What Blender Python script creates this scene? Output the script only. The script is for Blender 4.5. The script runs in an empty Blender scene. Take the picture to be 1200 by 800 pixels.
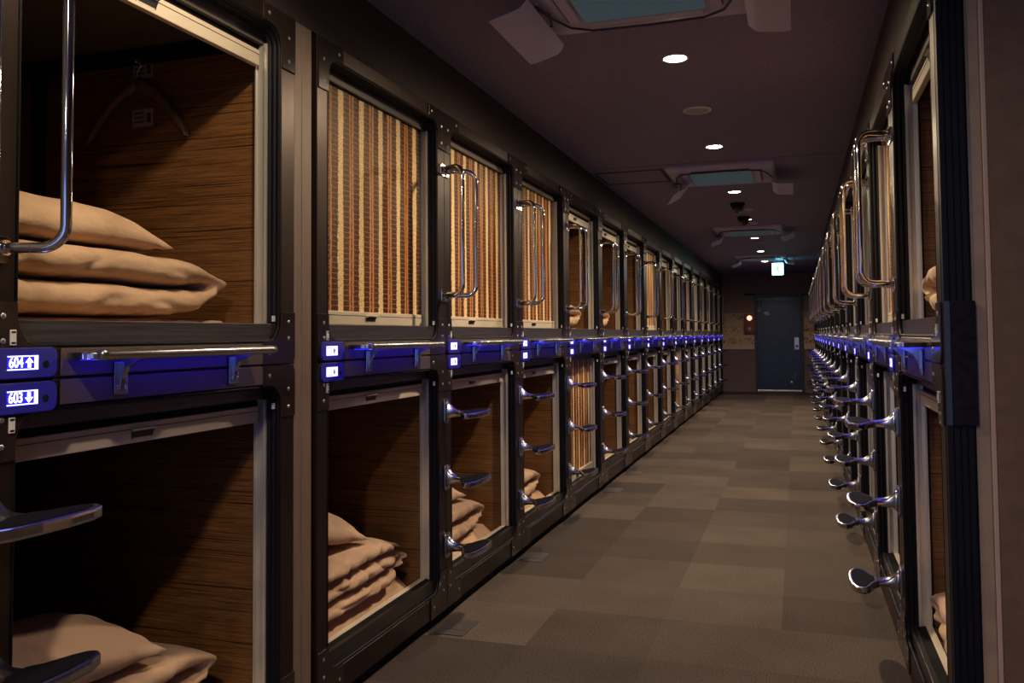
import bpy, bmesh, math, random
from mathutils import Vector, Matrix, noise
SC = bpy.context.scene
COL = SC.collection
PI = math.pi
XL, XR = 1.523, 0.3605           # lateral distance from the lens to the two rows of capsule fronts
CEIL = 2.55
P = 1.1076                       # width of one bay
ZFAR = 19.5

# ------------------------------------------------------------------ materials
MATS = {}
def nt(name):
    m = bpy.data.materials.new(name); m.use_nodes = True
    t = m.node_tree; t.nodes.clear()
    out = t.nodes.new('ShaderNodeOutputMaterial'); b = t.nodes.new('ShaderNodeBsdfPrincipled')
    t.links.new(b.outputs[0], out.inputs[0])
    MATS[name] = m
    return m, t, b
def N(t, typ, **kw):
    n = t.nodes.new(typ)
    for k, v in kw.items():
        if k.startswith('i_'):
            key = k[2:]; n.inputs[int(key) if key.isdigit() else key].default_value = v
        else: setattr(n, k, v)
    return n
def mapping(t, scale=(1, 1, 1), loc=(0, 0, 0)):
    tc = N(t, 'ShaderNodeTexCoord'); mp = N(t, 'ShaderNodeMapping')
    mp.inputs['Scale'].default_value = scale; mp.inputs['Location'].default_value = loc
    t.links.new(tc.outputs['Object'], mp.inputs[0])
    return mp.outputs[0]
def ramp(t, fac, stops, interp='LINEAR'):
    r = N(t, 'ShaderNodeValToRGB'); r.color_ramp.interpolation = interp
    els = r.color_ramp.elements
    while len(els) < len(stops): els.new(0.5)
    for e, (p, c) in zip(els, stops): e.position = p; e.color = (*c, 1)
    t.links.new(fac, r.inputs[0])
    return r.outputs[0]
def bump(t, b, h, strength=.3, dist=.01):
    n = N(t, 'ShaderNodeBump'); n.inputs['Strength'].default_value = strength; n.inputs['Distance'].default_value = dist
    t.links.new(h, n.inputs['Height']); t.links.new(n.outputs[0], b.inputs['Normal'])
def plain(name, col, rough=.5, metal=0., spec=.5, nscale=0, namt=.15, bstr=0, coat=0):
    m, t, b = nt(name)
    b.inputs['Roughness'].default_value = rough; b.inputs['Metallic'].default_value = metal
    b.inputs['Specular IOR Level'].default_value = spec
    if coat: b.inputs['Coat Weight'].default_value = coat; b.inputs['Coat Roughness'].default_value = .08
    if nscale:
        n = N(t, 'ShaderNodeTexNoise'); n.inputs['Scale'].default_value = nscale; n.inputs['Detail'].default_value = 4
        t.links.new(mapping(t), n.inputs['Vector'])
        lo = tuple(c * (1 - namt) for c in col); hi = tuple(min(1, c * (1 + namt)) for c in col)
        t.links.new(ramp(t, n.outputs[0], [(.3, lo), (.7, hi)]), b.inputs['Base Color'])
        if bstr: bump(t, b, n.outputs[0], bstr, .004)
    else:
        b.inputs['Base Color'].default_value = (*col, 1)
    return m
def emit(name, col, s):
    m, t, b = nt(name)
    b.inputs['Base Color'].default_value = (0.02, 0.02, 0.02, 1)
    b.inputs['Emission Color'].default_value = (*col, 1); b.inputs['Emission Strength'].default_value = s
    return m
def brushed(name, col, rough, metal, scale, amt=.12):
    m, t, b = nt(name)
    n = N(t, 'ShaderNodeTexNoise'); n.inputs['Scale'].default_value = 1; n.inputs['Detail'].default_value = 3
    t.links.new(mapping(t, scale), n.inputs['Vector'])
    t.links.new(ramp(t, n.outputs[0], [(.3, tuple(c * (1 - amt) for c in col)), (.7, tuple(c * (1 + amt) for c in col))]), b.inputs['Base Color'])
    b.inputs['Roughness'].default_value = rough; b.inputs['Metallic'].default_value = metal
    return m
def stripes(name, stops, scale, rough=.35, warp=.6):
    m, t, b = nt(name)
    v = mapping(t, scale)
    n1 = N(t, 'ShaderNodeTexNoise'); n1.inputs['Scale'].default_value = 1; n1.inputs['Detail'].default_value = 5; n1.inputs['Roughness'].default_value = .65
    t.links.new(v, n1.inputs['Vector'])
    t.links.new(ramp(t, n1.outputs[0], stops), b.inputs['Base Color'])
    b.inputs['Roughness'].default_value = rough
    return m
BRONZE = brushed('bronze_metal', (.058, .042, .037), .36, .85, (60, 60, 3))
HEADER = plain('gloss_bronze', (.115, .090, .095), .34, .15)
BRACKET = plain('black_gloss', (.030, .021, .019), .16, .2, nscale=60, bstr=.08)
GASKET = plain('black_rubber', (.0055, .0055, .009), .5, spec=.16)
PITCH = plain('matt_black', (.006, .006, .007), .75, spec=.2)
ZEB = [(.37, (.008, .004, .003)), (.44, (.13, .056, .020)), (.49, (.30, .135, .045)), (.53, (.026, .012, .006)), (.58, (.29, .135, .046)), (.63, (.055, .025, .010)), (.68, (.42, .215, .08))]
ZEBRANO = stripes('zebrano_wood', ZEB, (.9, .9, 165), .36)
GREYWOOD = stripes('grey_wood', [(.3, (.045, .036, .032)), (.5, (.11, .092, .085)), (.7, (.18, .155, .14))], (2, 2.2, 120), .42)
DARKWOOD = stripes('dark_wood', [(.3, (.010, .008, .008)), (.55, (.030, .024, .024)), (.75, (.055, .046, .044))], (2, 2.2, 110), .3)
SILLWOOD = stripes('sill_wood', [(.3, (.014, .012, .014)), (.5, (.038, .033, .038)), (.7, (.075, .066, .072))], (2, 2.2, 120), .38)
PODCEIL = plain('pod_ceiling', (.10, .085, .08), .6, nscale=40)
ALU = brushed('alu_rail', (.62, .60, .55), .32, .5, (80, 80, 2), .06)
CREAM = plain('cream_bar', (.70, .61, .48), .42)
CHROME = plain('chrome', (.83, .83, .85), .07, 1.)
POLISH = brushed('polished_alu', (.50, .51, .55), .24, 1., (40, 40, 40), .08)
GRIP = plain('black_grip', (.005, .005, .008), .8, spec=.06, nscale=400, bstr=.2)
WHITEP = plain('white_plastic', (.72, .72, .72), .4)
BLUEHOUSE = emit('sign_housing', (.012, .006, 1.), .10)
BLUELIT = emit('blue_lit_panel', (.014, .010, 1.), 1.3)
WHITELIT = emit('white_lit_glyph', (.30, .32, 1.), 9.)
WHITEPANEL = emit('white_lit_panel', (.11, .10, 1.), 13.)
SIGNINK = plain('sign_ink', (.02, .02, .08), .4)
ADDEDBLUE = emit('added_blue_glow', (.030, .012, 1.), 3.8)  # hidden emitter added under the ledges to spread blue over the header panels
ACWHITE = plain('ac_plastic', (.52, .50, .66), .45)
ACGRILLE = plain('ac_filter', (.42, .84, 1.), .5)
ACDARK = plain('ac_slot', (.03, .03, .04), .6)
CABLE = plain('cable', (.03, .03, .06), .5)
LENS = emit('downlight_lens', (1., .80, .50), 150.)
RING = plain('downlight_ring', (.75, .72, .68), .35)
VENTM = plain('speaker_grille', (.30, .33, .40), .5)
DOME = plain('camera_dome', (.012, .012, .014), .08, coat=.5)
PILLAR = brushed('pillar_panel', (.215, .155, .125), .48, .15, (3, 70, 6), .1)
FASCIA = plain('fascia', (.050, .037, .038), .7, spec=.3, nscale=30)
BEIGE = plain('beige_jamb', (.30, .215, .165), .5, nscale=12)
PINK = plain('pale_jamb', (.42, .31, .27), .5)
BROWNWALL = plain('brown_wall', (.135, .080, .058), .7, nscale=25, namt=.12)
FARWALL = plain('far_wall_paint', (.40, .29, .245), .75, nscale=20)
DADO = plain('far_dado', (.15, .105, .10), .7, nscale=20)
STEELDOOR = plain('navy_steel', (.028, .045, .085), .30, .35, nscale=7, namt=.2)
DOORFR = plain('door_frame_dark', (.022, .024, .03), .4)
STEEL = plain('steel', (.55, .57, .6), .3, .9)
REDBOX = plain('red_box', (.16, .022, .024), .4)
REDDISC = plain('red_disc', (.40, .04, .05), .4)
ALARMLAMP = emit('alarm_lamp', (1., .42, .25), 2.2)
EXITLIT = emit('exit_lit', (.22, .85, 1.), 14.)
EXITINK = emit('exit_figure', (.05, .75, .70), 1.0)
HANGWOOD = plain('hanger_wood', (.16, .085, .055), .5, nscale=30)
STICKER = plain('sticker', (.34, .31, .30), .6)
STICKINK = plain('sticker_ink', (.05, .04, .05), .6)
COVERP = plain('floor_cover', (.055, .046, .042), .6, nscale=60)
TEXTURED = plain('embossed_plate', (.008, .008, .016), .7, spec=.12, nscale=45, namt=.5, bstr=.5)
def fabric(name, col):
    m, t, b = nt(name)
    n = N(t, 'ShaderNodeTexNoise'); n.inputs['Scale'].default_value = 9; n.inputs['Detail'].default_value = 5
    t.links.new(mapping(t), n.inputs['Vector'])
    t.links.new(ramp(t, n.outputs[0], [(.3, tuple(c * .9 for c in col)), (.7, tuple(min(1, c * 1.07) for c in col))]), b.inputs['Base Color'])
    b.inputs['Roughness'].default_value = .85; b.inputs['Sheen Weight'].default_value = .15
    n2 = N(t, 'ShaderNodeTexNoise'); n2.inputs['Scale'].default_value = 26; n2.inputs['Detail'].default_value = 6
    t.links.new(mapping(t, (1, 1, 1.6)), n2.inputs['Vector']); bump(t, b, n2.outputs[0], .35, .012)
    return m
TAN = fabric('tan_cotton', (.60, .395, .245))
def blind_mat():
    m, t, b = nt('bead_blind')
    tc = N(t, 'ShaderNodeTexCoord'); sep = N(t, 'ShaderNodeSeparateXYZ'); t.links.new(tc.outputs['Object'], sep.inputs[0])
    def M(op, a, c=None, **k):
        n = N(t, 'ShaderNodeMath', operation=op, **k)
        for i, x in enumerate((a, c)):
            if x is None: continue
            if isinstance(x, (int, float)): n.inputs[i].default_value = x
            else: t.links.new(x, n.inputs[i])
        return n.outputs[0]
    nz = N(t, 'ShaderNodeTexNoise'); nz.inputs['Scale'].default_value = 160; nz.inputs['Detail'].default_value = 2
    t.links.new(tc.outputs['Object'], nz.inputs['Vector'])
    jit = M('MULTIPLY', M('SUBTRACT', nz.outputs[0], .5), .022)
    y = M('ADD', sep.outputs['Y'], jit)
    u = M('FRACT', M('DIVIDE', M('ADD', y, -.062 + .163 * 4), .163))          # 0 at the wide gold band
    d = M('ABSOLUTE', M('SUBTRACT', u, .5))                                  # .5 at wide band, 0 at the thin pair
    wide = M('GREATER_THAN', d, .385)
    thin = M('MULTIPLY', M('LESS_THAN', d, .105), M('GREATER_THAN', d, .028))
    w = M('FRACT', M('DIVIDE', sep.outputs['Z'], .0197))
    line = M('LESS_THAN', w, .16)
    gold = N(t, 'ShaderNodeMix', data_type='RGBA'); gold.inputs['A'].default_value = (.070, .015, .005, 1); gold.inputs['B'].default_value = (.40, .17, .07, 1)
    t.links.new(line, gold.inputs['Factor'])
    g2 = N(t, 'ShaderNodeMix', data_type='RGBA'); g2.inputs['B'].default_value = (.72, .32, .11, 1)
    t.links.new(gold.outputs['Result'], g2.inputs['A']); t.links.new(M('MULTIPLY', thin, M('SUBTRACT', 1., M('MULTIPLY', line, .35))), g2.inputs['Factor'])
    wcol = ramp(t, nz.outputs[0], [(.34, (.72, .38, .12)), (.46, (1., .69, .29)), (.6, (1., .87, .50))])
    g3 = N(t, 'ShaderNodeMix', data_type='RGBA')
    t.links.new(g2.outputs['Result'], g3.inputs['A']); t.links.new(wcol, g3.inputs['B']); t.links.new(wide, g3.inputs['Factor'])
    t.links.new(g3.outputs['Result'], b.inputs['Base Color'])
    b.inputs['Roughness'].default_value = .40; t.links.new(M('MULTIPLY_ADD', wide, .9), b.inputs['Specular IOR Level']); b.inputs['Specular Tint'].default_value = (1., .72, .40, 1)
    hgt = M('ADD', M('MULTIPLY', wide, .6), M('ADD', line, nz.outputs[0])); bump(t, b, hgt, .5, .004)
    return m
BLIND = blind_mat()
def carpet():
    m, t, b = nt('carpet_tiles')
    tc = N(t, 'ShaderNodeTexCoord')
    mp = N(t, 'ShaderNodeMapping'); mp.inputs['Scale'].default_value = (2, 2, 2); mp.inputs['Location'].default_value = (.177 + 20, -6.4359 * 2 + 60, .5)
    t.links.new(tc.outputs['Object'], mp.inputs[0])
    fl = N(t, 'ShaderNodeVectorMath', operation='FLOOR'); t.links.new(mp.outputs[0], fl.inputs[0])
    wn = N(t, 'ShaderNodeTexWhiteNoise', noise_dimensions='3D'); t.links.new(fl.outputs[0], wn.inputs['Vector'])
    tile = ramp(t, wn.outputs['Value'], [(0, (.062, .048, .041)), (.33, (.076, .060, .051)), (.66, (.093, .073, .060)), (1, (.120, .093, .075))])
    fr = N(t, 'ShaderNodeVectorMath', operation='FRACTION'); t.links.new(mp.outputs[0], fr.inputs[0])
    n = N(t, 'ShaderNodeTexNoise'); n.inputs['Scale'].default_value = 170; n.inputs['Detail'].default_value = 3
    t.links.new(tc.outputs['Object'], n.inputs['Vector'])
    n2 = N(t, 'ShaderNodeTexNoise'); n2.inputs['Scale'].default_value = 2.2; n2.inputs['Detail'].default_value = 4
    t.links.new(tc.outputs['Object'], n2.inputs['Vector'])
    spk = ramp(t, n.outputs[0], [(.34, (.55, .55, .55)), (.66, (1.45, 1.45, 1.45))])
    wear = ramp(t, n2.outputs[0], [(.3, (.86, .86, .86)), (.7, (1.1, 1.1, 1.1))])
    m1 = N(t, 'ShaderNodeMix', data_type='RGBA', blend_type='MULTIPLY'); m1.inputs['Factor'].default_value = 1
    t.links.new(tile, m1.inputs['A']); t.links.new(spk, m1.inputs['B'])
    m2 = N(t, 'ShaderNodeMix', data_type='RGBA', blend_type='MULTIPLY'); m2.inputs['Factor'].default_value = 1
    t.links.new(m1.outputs['Result'], m2.inputs['A']); t.links.new(wear, m2.inputs['B'])
    t.links.new(m2.outputs['Result'], b.inputs['Base Color'])
    b.inputs['Roughness'].default_value = .95; b.inputs['Specular IOR Level'].default_value = .15
    bump(t, b, n.outputs[0], .5, .006)
    return m
CARPET = carpet()
CEILM = plain('ceiling_paper', (.215, .195, .295), .8, nscale=150, namt=.25, bstr=.25)
def scroll():
    m, t, b = nt('scroll_wallpaper')
    v = mapping(t, (9, 1, 9))
    n = N(t, 'ShaderNodeTexNoise'); n.inputs['Scale'].default_value = 1.2; n.inputs['Detail'].default_value = 1; n.inputs['Distortion'].default_value = 1.5
    t.links.new(v, n.inputs['Vector'])
    vein = ramp(t, n.outputs[0], [(.44, (.72, .53, .36)), (.48, (.16, .11, .08)), (.52, (.16, .11, .08)), (.56, (.72, .53, .36))])
    tc = N(t, 'ShaderNodeTexCoord'); sep = N(t, 'ShaderNodeSeparateXYZ'); t.links.new(tc.outputs['Object'], sep.inputs[0])
    a = N(t, 'ShaderNodeMath', operation='MULTIPLY_ADD'); a.inputs[1].default_value = 3.9; a.inputs[2].default_value = -.93 * 3.9 + 4; t.links.new(sep.outputs['Z'], a.inputs[0])
    f = N(t, 'ShaderNodeMath', operation='FRACT'); t.links.new(a.outputs[0], f.inputs[0])
    band = ramp(t, f.outputs[0], [(0, (0, 0, 0)), (.42, (0, 0, 0)), (.45, (1, 1, 1)), (.93, (1, 1, 1)), (.96, (0, 0, 0))])
    mx = N(t, 'ShaderNodeMix', data_type='RGBA'); mx.inputs['A'].default_value = (.70, .51, .35, 1)
    t.links.new(band, mx.inputs['Factor']); t.links.new(vein, mx.inputs['B'])
    t.links.new(mx.outputs['Result'], b.inputs['Base Color']); b.inputs['Roughness'].default_value = .7
    return m
SCROLL = scroll()

# ------------------------------------------------------------------ mesh helpers
class MB:
    def __init__(self): self.bm = bmesh.new(); self.mats = []
    def mi(self, m):
        if m not in self.mats: self.mats.append(m)
        return self.mats.index(m)
    def box(self, x0, x1, y0, y1, z0, z1, m, bev=0):
        b = bmesh.new()
        r = bmesh.ops.create_cube(b, size=1)
        for v in b.verts:
            v.co = Vector(((x0 + x1) / 2 + v.co.x * abs(x1 - x0), (y0 + y1) / 2 + v.co.y * abs(y1 - y0), (z0 + z1) / 2 + v.co.z * abs(z1 - z0)))
        if bev: bmesh.ops.bevel(b, geom=list(b.edges), offset=bev, segments=2, affect='EDGES', profile=.6)
        self.add(b, m)
    def add(self, b, m, smooth=False, M=None):
        k = self.mi(m)
        if M is not None: b.transform(M)
        mp = {v: self.bm.verts.new(v.co) for v in b.verts}
        for f in b.faces:
            try:
                g = self.bm.faces.new([mp[v] for v in f.verts]); g.material_index = k; g.smooth = smooth or f.smooth
            except ValueError: pass
        b.free()
    def rings(self, rings, m, closed=True, caps=True, smooth=True):
        """skin a list of equal-length point rings"""
        k = self.mi(m); R = [[self.bm.verts.new(p) for p in r] for r in rings]; n = len(R[0])
        for a, b in zip(R, R[1:]):
            for i in range(n if closed else n - 1):
                j = (i + 1) % n
                f = self.bm.faces.new([a[i], a[j], b[j], b[i]]); f.material_index = k; f.smooth = smooth
        if caps and closed:
            for r in (R[0][::-1], R[-1]):
                f = self.bm.faces.new(r); f.material_index = k
        return R
    def tube(self, pts, r, m, seg=12, caps=True, radii=None):
        pts = [Vector(p) for p in pts]; rings = []; prev = None
        for i, p in enumerate(pts):
            d = (pts[min(i + 1, len(pts) - 1)] - pts[max(i - 1, 0)]).normalized()
            if prev is None:
                a = Vector((0, 0, 1)) if abs(d.z) < .9 else Vector((1, 0, 0))
                u = d.cross(a).normalized()
            else: u = (prev - d * prev.dot(d)).normalized()
            prev = u; w = d.cross(u); rr = radii[i] if radii else r
            rings.append([p + (u * math.cos(2 * PI * k / seg) + w * math.sin(2 * PI * k / seg)) * rr for k in range(seg)])
        self.rings(rings, m, caps=caps)
    def prism(self, poly, a, b, m, axis='x', bev=0):
        """polygon in the two other axes, extruded from a to b along AXIS"""
        bm = bmesh.new()
        def co(p, t):
            return {'x': (t, p[0], p[1]), 'y': (p[0], t, p[1]), 'z': (p[0], p[1], t)}[axis]
        A = [bm.verts.new(co(p, a)) for p in poly]; B = [bm.verts.new(co(p, b)) for p in poly]
        bm.faces.new(A[::-1]); bm.faces.new(B); n = len(A)
        for i in range(n): bm.faces.new([A[i], A[(i + 1) % n], B[(i + 1) % n], B[i]])
        bmesh.ops.recalc_face_normals(bm, faces=list(bm.faces))
        if bev: bmesh.ops.bevel(bm, geom=[e for e in bm.edges if len(e.link_faces) == 2 and e.calc_face_angle(0) > .6], offset=bev, segments=2, affect='EDGES', profile=.6)
        self.add(bm, m)
    def disc(self, c, r, h, m, axis='x', seg=16, dome=0):
        rings = []
        ax = {'x': 0, 'y': 1, 'z': 2}[axis]; o = [i for i in range(3) if i != ax]
        prof = [(1, 0), (1, .7), (.85, 1)] if not dome else [(1, 0)] + [(math.cos(a), math.sin(a)) for a in [i * PI / 2 / 6 for i in range(1, 6)]] + [(.05, 1)]
        for k, hh in prof:
            ring = []
            for i in range(seg):
                p = [0, 0, 0]; p[ax] = c[ax] + h * hh; p[o[0]] = c[o[0]] + r * k * math.cos(2 * PI * i / seg); p[o[1]] = c[o[1]] + r * k * math.sin(2 * PI * i / seg)
                ring.append(p)
            rings.append(ring)
        self.rings(rings, m, smooth=bool(dome))
    def mesh(self, name, mirror=False, recalc=True):
        if recalc: bmesh.ops.recalc_face_normals(self.bm, faces=list(self.bm.faces))
        if mirror:
            for v in self.bm.verts: v.co.x = -v.co.x
            bmesh.ops.reverse_faces(self.bm, faces=list(self.bm.faces))
        me = bpy.data.meshes.new(name); self.bm.to_mesh(me); self.bm.free()
        for m in self.mats: me.materials.append(m)
        return me
def link(name, me, parent=None, loc=(0, 0, 0), rot=(0, 0, 0)):
    o = bpy.data.objects.new(name, me); COL.objects.link(o)
    o.location = loc; o.rotation_euler = rot
    if parent is not None: o.parent = parent
    return o
def tag(o, label=None, cat=None, group=None, kind=None):
    if label: o['label'] = label
    if cat: o['category'] = cat
    if group: o['group'] = group
    if kind: o['kind'] = kind
    return o
def thing(name, label, cat, loc=(0, 0, 0), group=None, rot=(0, 0, 0)):
    return tag(link(name, None, None, loc, rot), label, cat, group)
def struct(name, mb, parent=None):
    o = link(name, mb.mesh(name) if isinstance(mb, MB) else mb, parent)
    if parent is None: o['kind'] = 'structure'
    return o
def arc(cy, cz, r, a0, a1, n=6):
    return [(cy + r * math.cos(a0 + (a1 - a0) * i / n), cz + r * math.sin(a0 + (a1 - a0) * i / n)) for i in range(n + 1)]
def rrect(y0, y1, z0, z1, r, n=8):
    return (arc(y1 - r, z0 + r, r, -PI / 2, 0, n) + arc(y1 - r, z1 - r, r, 0, PI / 2, n)
            + arc(y0 + r, z1 - r, r, PI / 2, PI, n) + arc(y0 + r, z0 + r, r, PI, 1.5 * PI, n))
def outer_loop(y0, y1, z0, z1, Y0, Y1, Z0, Z1, r, n=8):
    out = []
    seq = [((y1 - r, Z0), (Y1, Z0), (Y1, z0 + r)), ((Y1, z1 - r), (Y1, Z1), (y1 - r, Z1)),
           ((y0 + r, Z1), (Y0, Z1), (Y0, z1 - r)), ((Y0, z0 + r), (Y0, Z0), (y0 + r, Z0))]
    for a, c, b in seq:
        for i in range(n + 1):
            t = i / n
            if t <= .5: q = t * 2; out.append((a[0] + (c[0] - a[0]) * q, a[1] + (c[1] - a[1]) * q))
            else: q = t * 2 - 1; out.append((c[0] + (b[0] - c[0]) * q, c[1] + (b[1] - c[1]) * q))
    return out

# ------------------------------------------------------------------ capsule parts (local: x = out into the corridor, y = along the row from the opening, z up)
Y0, Y1 = -.0695, 1.0361
HY1 = .960
KIND = {'upper': dict(mb=1.190, H=1.110, hb=.068, ht=1.055), 'lower': dict(mb=.050, H=1.139, hb=.090, ht=1.078)}
RH = .062
def frame_mb(k):
    K = KIND[k]; mb = MB()
    hole = rrect(0, HY1, K['hb'], K['ht'], RH); e = .004
    hole2 = rrect(-e, HY1 + e, K['hb'] - e, K['ht'] + e, RH + e)
    out = outer_loop(0, HY1, K['hb'], K['ht'], Y0, Y1, 0, K['H'], RH)
    out2 = outer_loop(0, HY1, K['hb'], K['ht'], Y0 + .002, Y1 - .002, .002, K['H'] - .002, RH)
    L = lambda pts, x: [(x, p[0], p[1]) for p in pts]
    mb.rings([L(hole, -.042), L(hole, -.004), L(hole2, 0), L(out2, 0), L(out, -.002), L(out, -.042), L(hole, -.042)], BRONZE, caps=False, smooth=False)
    return mb
def header_mb(k):
    """glossy band panel on the member between the two levels"""
    K = KIND[k]; mb = MB()
    if k == 'upper': mb.box(.0004, .003, .115, .865, .004, K['hb'] - .004, HEADER, .001)
    else: mb.box(.0004, .003, .115, .865, K['ht'] + .004, K['H'] - .003, HEADER, .001)
    return mb
def gasket_mb(k):
    K = KIND[k]; mb = MB(); rings = []
    for o, d in ((-.001, -.003), (.003, .001), (.007, -.002), (.009, -.010), (.005, -.013), (.005, -.016), (.009, -.019), (.010, -.027), (.005, -.030), (.005, -.033), (.010, -.036), (.010, -.044)):
        rings.append([(d, p[0], p[1]) for p in rrect(o, HY1 - o, K['hb'] + o, K['ht'] - o, RH - o)])
    mb.rings(rings, GASKET, caps=False)
    # reveal behind the lip
    r2 = [[(d, p[0], p[1]) for p in rrect(-.0, HY1, K['hb'], K['ht'], .03)] for d in (-.042, -.095)]
    mb.rings(r2, PITCH, caps=False, smooth=False)
    return mb
def bracket_mb(k, right, top):
    K = KIND[k]; mb = MB()
    pw = (Y1 - HY1) if right else -Y0
    mh = (K['H'] - K['ht']) if top else K['hb']
    mid = (k == 'upper') != top                      # the pair that meets between the two levels
    lv = (.160 if mid else .178); lh = .17 if (mid and right) else .165
    if not mid: lh = pw + .10
    ro = .026 if mid else .006; r = RH
    pts = arc(ro, ro, ro, PI, 1.5 * PI, 5) + [(lh, 0), (lh, mh - .0005)] + \
          [(pw + r - r * math.sin(a), mh + r - r * math.cos(a)) for a in [PI / 2 * i / 7 for i in range(8)]] + [(pw - .0005, lv), (0, lv)]
    scr = [(pw * .5, lv - .03), (pw * .5, mh * .5 + .045), (lh - .03, mh * .5)]
    fy = (lambda y: Y1 - y - .0015) if right else (lambda y: Y0 + y + .0015)
    fz = (lambda z: K['H'] - z - .0015) if top else (lambda z: z + .0015)
    mb.prism([(fy(y), fz(z)) for y, z in pts], .0006, .0055, BRACKET, bev=.0015)
    for y, z in scr: mb.disc((.0055, fy(y), fz(z)), .0065, .0028, STEEL, dome=1, seg=10)
    return mb
def shell_mb(k):
    K = KIND[k]; mb = MB(); b = mb.bm
    f0, f1, s0, s1, z0, z1, d = -.046, -2.05, -.030, .985, K['hb'] - .006, K['ht'] + .012, 0
    def q(pts, m):
        f = b.faces.new([b.verts.new(p) for p in pts]); f.material_index = mb.mi(m)
    q([(f0, s1, z0), (f0, s1, z1), (f1, s1, z1), (f1, s1, z0)], ZEBRANO)
    q([(f0, s0, z0), (f1, s0, z0), (f1, s0, z1), (f0, s0, z1)], ZEBRANO)
    q([(f1, s0, z0), (f1, s1, z0), (f1, s1, z1), (f1, s0, z1)], ZEBRANO)
    q([(f0, s0, z1), (f1, s0, z1), (f1, s1, z1), (f0, s1, z1)], PODCEIL)
    q([(f0, s0, z0), (f0, s1, z0), (f1, s1, z0), (f1, s0, z0)], PITCH)
    return mb
def lining_mb(k):
    """black joint profile inside the capsule"""
    K = KIND[k]; mb = MB()
    mb.prism([(-.10, K['ht'] - .048), (-.97, K['ht'] - .048), (-.97, K['hb']), (-1.03, K['hb']), (-1.03, K['ht'] - .048), (-2.04, K['ht'] - .048), (-2.04, K['ht'] + .008), (-.10, K['ht'] + .008)], .976, .9845, PITCH, axis='y')
    return mb
def sill_mb(k):
    K = KIND[k]; mb = MB(); hb = K['hb']
    mb.box(-.034, -.014, .004, HY1 - .004, hb - .001, hb + .058, SILLWOOD if k == 'upper' else DARKWOOD, .002)
    return mb
def silltrim_mb(k):
    K = KIND[k]; mb = MB(); hb = K['hb']
    mb.box(-.066, -.035, .002, HY1 - .002, hb + .030, hb + .0560, PITCH); mb.box(-.090, -.066, .002, HY1 - .002, hb + .030, hb + .0585, CREAM, .0015)
    return mb
def headrail_mb(k):
    K = KIND[k]; mb = MB(); ht = K['ht']
    mb.box(-.078, -.060, .002, HY1 - .002, ht - .046, ht - .001, GREYWOOD, .002)
    mb.box(-.125, -.0785, .004, HY1 - .004, ht - .075, ht - .001, PITCH)
    return mb
def guide_mb(k, right):
    K = KIND[k]; mb = MB(); z0, z1 = K['hb'] + .059, K['ht'] - .047
    f = (lambda y: HY1 - y) if right else (lambda y: y)
    prof = [(-.042, 0), (-.042, .016), (-.0515, .016), (-.0525, .006), (-.070, .005), (-.082, .006), (-.083, .013), (-.087, .013), (-.088, 0)]
    mb.prism([(x, f(y)) for x, y in prof], z0, z1, ALU, axis='z')
    return mb
def shade_mb(k):
    K = KIND[k]; mb = MB(); z0, z1 = K['hb'] + .106, K['ht'] - .05
    n = 40; rows = []
    rows = [[(-.0765 + .0016 * math.sin(i * 1.9 + j * .6) + .0010 * math.sin(i * .7), .017 + (HY1 - .034) * i / n, z0 + (z1 - z0) * j / 12) for i in range(n + 1)] for j in range(13)]
    back = [[(x - .003, y, z) for x, y, z in r] for r in rows]
    mb.rings(rows, BLIND, closed=False); mb.rings(back, BLIND, closed=False)
    return mb
def bar_mb(k):
    mb = MB()
    mb.box(-.087, -.0665, .017, HY1 - .017, 0, .0500, CREAM, .003)
    mb.box(-.0668, -.0655, .02, HY1 - .02, .0345, .0360, PITCH)
    return mb
def pull_mb(k):
    mb = MB()
    mb.prism([(-.0665, .036), (-.050, .037), (-.0485, .034), (-.058, .031), (-.063, .022), (-.0665, .008)], .405, .475, CREAM, axis='y', bev=.0015)
    mb.prism([(-.0664, .030), (-.0575, .0305), (-.062, .022), (-.0664, .010)], .403, .477, ACDARK, axis='y')
    return mb
def clip_mb(k):
    mb = MB(); K = KIND[k]
    z0 = .072 if k == 'upper' else K['H'] - .105
    mb.box(.0056, .0086, -.018, -.004, z0, z0 + .032, WHITEP, .001)
    mb.box(.0086, .0090, -.016, -.006, z0 + .003, z0 + .007, PITCH); mb.box(.0086, .0090, -.016, -.006, z0 + .025, z0 + .029, PITCH)
    return mb
def peg_mb(k):
    K = KIND[k]; mb = MB(); hb, ht = K['hb'], K['ht']
    z = hb + .064 if k == 'upper' else ht - .075
    mb.box(-.020, -.012, HY1 - .018, HY1 - .0095, z, z + .018, WHITEP, .001)
    return mb
SIGNC = {'upper': .0355, 'lower': 1.139 - .035}
def signhouse_mb(k):
    mb = MB(); z = SIGNC[k]
    mb.prism(rrect(-.056, .096, z - .0315, z + .0315, .018, 6), .0058, .0125, BLUEHOUSE, bev=.002)
    mb.disc((.0125, .066, z - .004), .008, .0012, DOME)
    return mb
def signwin_mb(k, lit):
    mb = MB(); z = SIGNC[k]
    mb.box(.0125, .0133, -.029, .045, z - .0155, z + .0165, lit, .0002)
    return mb
def arrow_poly(cy, cz, s, up):
    sg = 1 if up else -1
    pts = [(-.5, 0), (0, .55), (.5, 0), (.2, 0), (.2, -.5), (-.2, -.5), (-.2, 0)]
    pts = [(cy + a * s, cz + sg * b * s) for a, b in pts]
    return pts if up else pts[::-1]
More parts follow.
